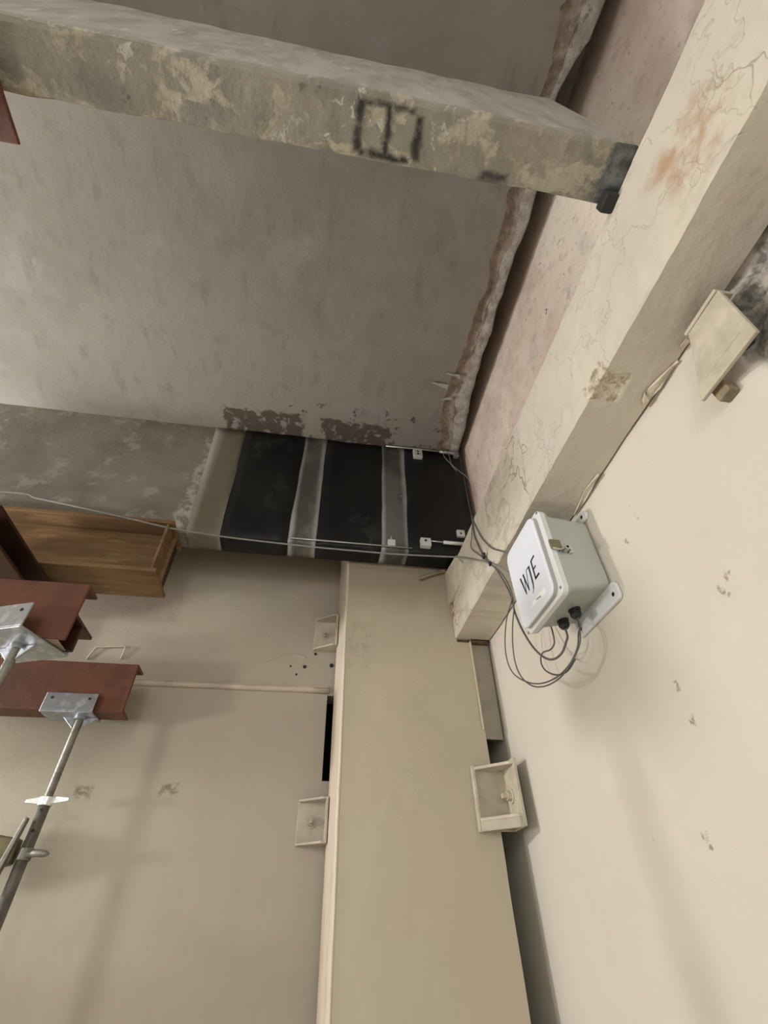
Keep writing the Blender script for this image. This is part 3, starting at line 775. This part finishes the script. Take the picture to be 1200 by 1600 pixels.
def lidquad(pix, X, name, mat, th=.0008):
    P = [onX(x, y, X) for x, y in pix]
    return MB().prism(P, (-th, 0, 0)).build(name, mat, lid)
stk = lidquad([(830.5, 950), (833, 940), (851, 918), (853, 926)], .7792, 'label_sticker', MAT_STICKER)
lidquad([(838, 938), (838, 935.5), (845, 930), (845.5, 932.5)], .7782, 'label_print', MAT_PRINT)
# latch on the near side
lt = MB().box((.803, yn-.010, 1.018), (.845, yn+.006, 1.058)).build('latch', MAT_LATCH, BX, bevel=.003)
MB().tube(catmull([(.806, yn-.012, 1.016), (.83, yn-.014, 1.010), (.85, yn-.012, 1.022), (.866, yn-.008, 1.034), (.876, yn-.006, 1.030), (.880, yn-.005, 1.018)], 5), .0032, 8).build('hasp', MAT_STEEL, lt, smooth=True)
MB().tube([(.862, yn+.008, 1.024), (.862, yn-.016, 1.024)], .010, 14).build('hasp_eye', MAT_STEEL, lt, bevel=.001)
MB().tube([(.862, yn-.0155, 1.024), (.862, yn-.0175, 1.024)], .005, 12).build('eye_hole', MAT_HOLE, lt)
MB().box((.873, yn-.001, 1.012), (.888, yn+.010, 1.034)).build('striker', MAT_STEEL, lt, bevel=.002)
# glands on the underside
GL = []
for (yy, xx, zt) in ((1.352, .925, .884), (1.428, .915, .884)):
    g = MB().tube([(xx, yy, zt), (xx, yy, zt-.012)], .023, 8).build('cable_gland', MAT_BLACK, BX, bevel=.002)
    MB().tube([(xx, yy, zt-.012), (xx, yy, zt-.030), (xx, yy, zt-.040)], [.0205, .020, .013], 10).build('gland_nut', MAT_BLACK, g, bevel=.001)
    GL.append(Vector((xx, yy, zt-.040)))
# mounting feet
for (z0, z1, nm) in ((.826, .894, 'mounting_foot'), (1.182, 1.222, 'mounting_foot')):
    f = loft([rrect(.9985, yn-.016, yf-.03, z0, z1, .018), rrect(.986, yn-.016, yf-.03, z0, z1, .018)]).build(nm, MAT_RIM, BX, bevel=.002)
    zc_ = (z0+.028) if z0 < 1 else (z0+.022)
    for yy in (yn+.012, yf-.058):
        MB().tube([(.9855, yy, zc_), (.9900, yy, zc_)], .0075, 12).build('foot_hole', MAT_HOLE, f)
    MB().box((.982, 1.315, zc_-.012), (.988, 1.352, zc_+.010)).build('foot_rib', MAT_GROOVE, f, bevel=.003)

# ------------------------------------------------------------------ cables
def cable(pts, r, label, mat=None, nn=7):
    p = catmull(pts, nn)
    o = MB().tube(p, r, 8).build('sensor_cable', mat or MAT_CABLE, None, smooth=True)
    o.location = (0, 0, 0)
    return tag(o, label, 'cable', 'sensor cables')
def pX(x, y, X): return onX(x, y, X)
g1, g2 = GL[1], GL[0]
# main run under the edge beam
main_pts = [Vector((-4.9, 1.94, 1.66)), Vector((-3.6, 1.95, 1.63)), Vector((-2.7, 1.965, 1.66)), onY(0, 768, 2.00), onY(60, 779, 2.02), onY(140, 796, 2.03), onY(210, 812, 2.05), onY(270, 826, 2.08), onY(345, 838, 2.125), onY(420, 847, 2.13), onY(493, 855, 2.13), onY(560, 861, 2.13), onY(620, 866, 2.13), onY(680, 869, 2.12), pX(722, 871, .78), pX(745, 875, .785), pX(766, 880, .785), pX(790, 892, .79), pX(806, 905, .825)]
cable(main_pts, .0048, 'long light grey cable along the bottom of the concrete edge beam', MAT_CABLE2)
cable([onX(737, 806, .785), onX(741, 835, .785), onX(750, 858, .784), onX(760, 875, .783), onX(772, 885, .783), onX(785, 905, .80), onX(798, 930, .83), onX(804, 955, .845), onX(815, 982, .85), onX(832, 1010, .86), onX(850, 1027, .87), onX(865, 1030, .88), onX(878, 1020, .895), onX(885, 1002, .905), Vector((g1.x, g1.y, g1.z-.03)), g1],
      .0042, 'dark grey cable curving from the wall beam under the box to its left gland')
cable([onX(738, 812, .785), onX(746, 828, .784), onX(755, 843, .783), onX(768, 856, .783), onX(783, 861, .783), onX(800, 866, .80), onX(812, 876, .85)],
      .0033, 'thin grey cable crossing the cream wall beam and going behind the box lid')
cable([onX(738, 816, .784), onX(737, 838, .783), onX(736, 855, .783), onX(746, 865, .782), onX(757, 873, .782), onX(764, 879, .781)],
      .0028, 'thin dark wire kinked against the cream wall beam above the cable tie')
cable([onX(764, 880, .781), onX(780, 892, .79), onX(795, 915, .82), onX(800, 935, .83), onX(792, 965, .835), onX(789, 1000, .835), onX(792, 1030, .83), onX(802, 1052, .83), onX(822, 1065, .83), onX(845, 1068, .84), onX(870, 1058, .85), onX(890, 1038, .87), onX(902, 1012, .89), onX(904, 990, .905), Vector((g2.x, g2.y-.004, g2.z-.03)), Vector((g2.x, g2.y-.004, g2.z))],
      .0027, 'outer thin cable loop hanging lowest below the box')
cable([onX(766, 882, .782), onX(784, 896, .795), onX(798, 922, .825), onX(803, 945, .835), onX(801, 975, .84), onX(801, 1005, .835), onX(805, 1035, .83), onX(815, 1058, .83), onX(833, 1072, .83), onX(855, 1071, .84), onX(878, 1056, .855), onX(896, 1030, .875), onX(906, 1005, .89), onX(906, 985, .905), Vector((g2.x, g2.y+.004, g2.z-.03)), Vector((g2.x, g2.y+.004, g2.z))],
      .0027, 'inner thin cable loop hanging beside the lowest loop below the box')
cable([onX(860, 975, .90), onX(864, 990, .89), onX(866, 1005, .88), onX(860, 1015, .875), onX(848, 1020, .87), onX(845, 1032, .865), onX(850, 1045, .86), onX(862, 1053, .86), onX(876, 1054, .86), onX(888, 1047, .87), onX(899, 1030, .88)],
      .0030, 'short thin S-shaped cable hanging behind the box between the loops')
tie = thing('cable_tie', 'small black cable tie knot on the cream wall beam where the cables meet', 'cable tie', tuple(onX(757, 869, .780)))
p = onX(757, 869, .780)
MB().tube([p+Vector((-.002, -.012, .012)), p+Vector((-.004, 0, 0)), p+Vector((-.002, .010, -.012))], [.005, .010, .005], 8).build('strap', MAT_BLACK, tie, smooth=True)
p2 = onX(767, 881, .779)
MB().tube([p2+Vector((-.002, -.010, .006)), p2+Vector((-.004, 0, 0)), p2+Vector((-.002, .010, -.006))], [.004, .009, .004], 8).build('strap', MAT_BLACK, tie, smooth=True)

# ------------------------------------------------------------------ displacement gauges
YF = YV-.009
ga = thing('displacement_gauge', 'slim displacement gauge at the top of the carbon strip nearest the wall', 'gauge', (.63, YF, 2.66), 'displacement gauges')
MB().tube([(.40, YF-.012, 2.672), (.64, YF-.014, 2.676), (.80, YF-.016, 2.672)], .0065, 10).build('rod', MAT_GAUGE, ga, smooth=True)
MB().tube([(.80, YF-.016, 2.672), (.935, YF-.016, 2.668)], .0135, 14).build('barrel', MAT_GAUGE, ga, smooth=True)
MB().box((.60, YF-.030, 2.575), (.665, YF, 2.660)).build('mount_block', MAT_GAUGEB, ga, bevel=.003)
for (a, b) in ((.632, 2.632), (.632, 2.604)):
    MB().tube([(a, YF-.0315, b), (a, YF-.026, b)], .008, 10).build('mount_screw', MAT_HOLE, ga)
MB().box((.905, YF-.03, 2.628), (.94, YF, 2.69)).build('end_block', MAT_GAUGE, ga, bevel=.003)
gb = thing('displacement_gauge', 'slim displacement gauge at the bottom of the carbon strip nearest the wall', 'gauge', (.64, YF, 1.77), 'displacement gauges')
MB().box((.592, YF-.035, 1.752), (.655, YF, 1.812)).build('mount_block', MAT_GAUGEB, gb, bevel=.003)
MB().tube([(.645, YF-.022, 1.800), (.735, YF-.022, 1.797)], .0048, 10).build('rod', MAT_STEEL, gb, smooth=True)
MB().tube([(.735, YF-.022, 1.797), (.90, YF-.022, 1.797)], .0115, 14).build('barrel', MAT_GAUGEB, gb, smooth=True)
MB().tube([(.622, YF-.0365, 1.790), (.622, YF-.03, 1.790)], .008, 10).build('mount_screw', MAT_HOLE, gb)
gt = thing('gauge_target', 'small white gauge tab on the carbon strip beside the cream wall beam', 'tab', (.865, YF, 1.87))
MB().box((.835, YF-.02, 1.862), (.885, YF, 1.915)).build('tab_plate', MAT_GAUGEB, gt, bevel=.003)
MB().tube([(.858, YF-.0215, 1.885), (.858, YF-.016, 1.885)], .007, 10).build('tab_screw', MAT_HOLE, gt)
gm = thing('gauge_mount', 'small weathered gauge mount at the bottom of the second grey primer band', 'mount', (.41, YF, 1.76))
MB().box((.392, YF-.025, 1.742), (.438, YF+.002, 1.785)).build('mount_block', MAT_GAUGEB, gm, bevel=.004)
MB().tube([(.414, YF-.012, 1.785), (.412, YF-.014, 1.812)], .008, 10).build('stud', MAT_STEEL, gm)
cable([(.82, YF-.030, 2.672), (.825, YF-.034, 2.60), (.86, YF-.036, 2.53), (.92, YF-.030, 2.46), (.975, YF-.03, 2.39), (.985, YF-.05, 2.20)], .0024, 'thin light wire looping from the upper gauge to the wall', MAT_CABLE2)
cable([(.855, YF-.030, 2.67), (.865, YF-.033, 2.60), (.872, YF-.03, 2.52), (.90, YF-.03, 2.46)], .0025, 'short thin wire hanging beside the upper gauge', MAT_CABLE2)
tr = thing('threaded_rod', 'thin horizontal rod along the lower edge of the beam across the grey bands', 'rod', (.4, YF, 1.745))
MB().tube([(-.18, YF-.008, 1.742), (.54, YF-.008, 1.742)], .005, 8).build('rod', MAT_GAUGE, tr, smooth=True)

# splinter hanging at the wall beam end
a, b, c_ = onY(656, 904, 2.298), onY(672, 898, 2.296), onY(694, 892, 2.296)
sh = thing('wood_splinter', 'pale wooden splinter lying between the carbon strip and the wall beam end', 'splinter', tuple(a))
mb = MB().tube([a, a+(b-a)*.3, b, c_], [.006, .013, .010, .012], 6)
mb.build('splinter_body', MAT_WOOD, sh)
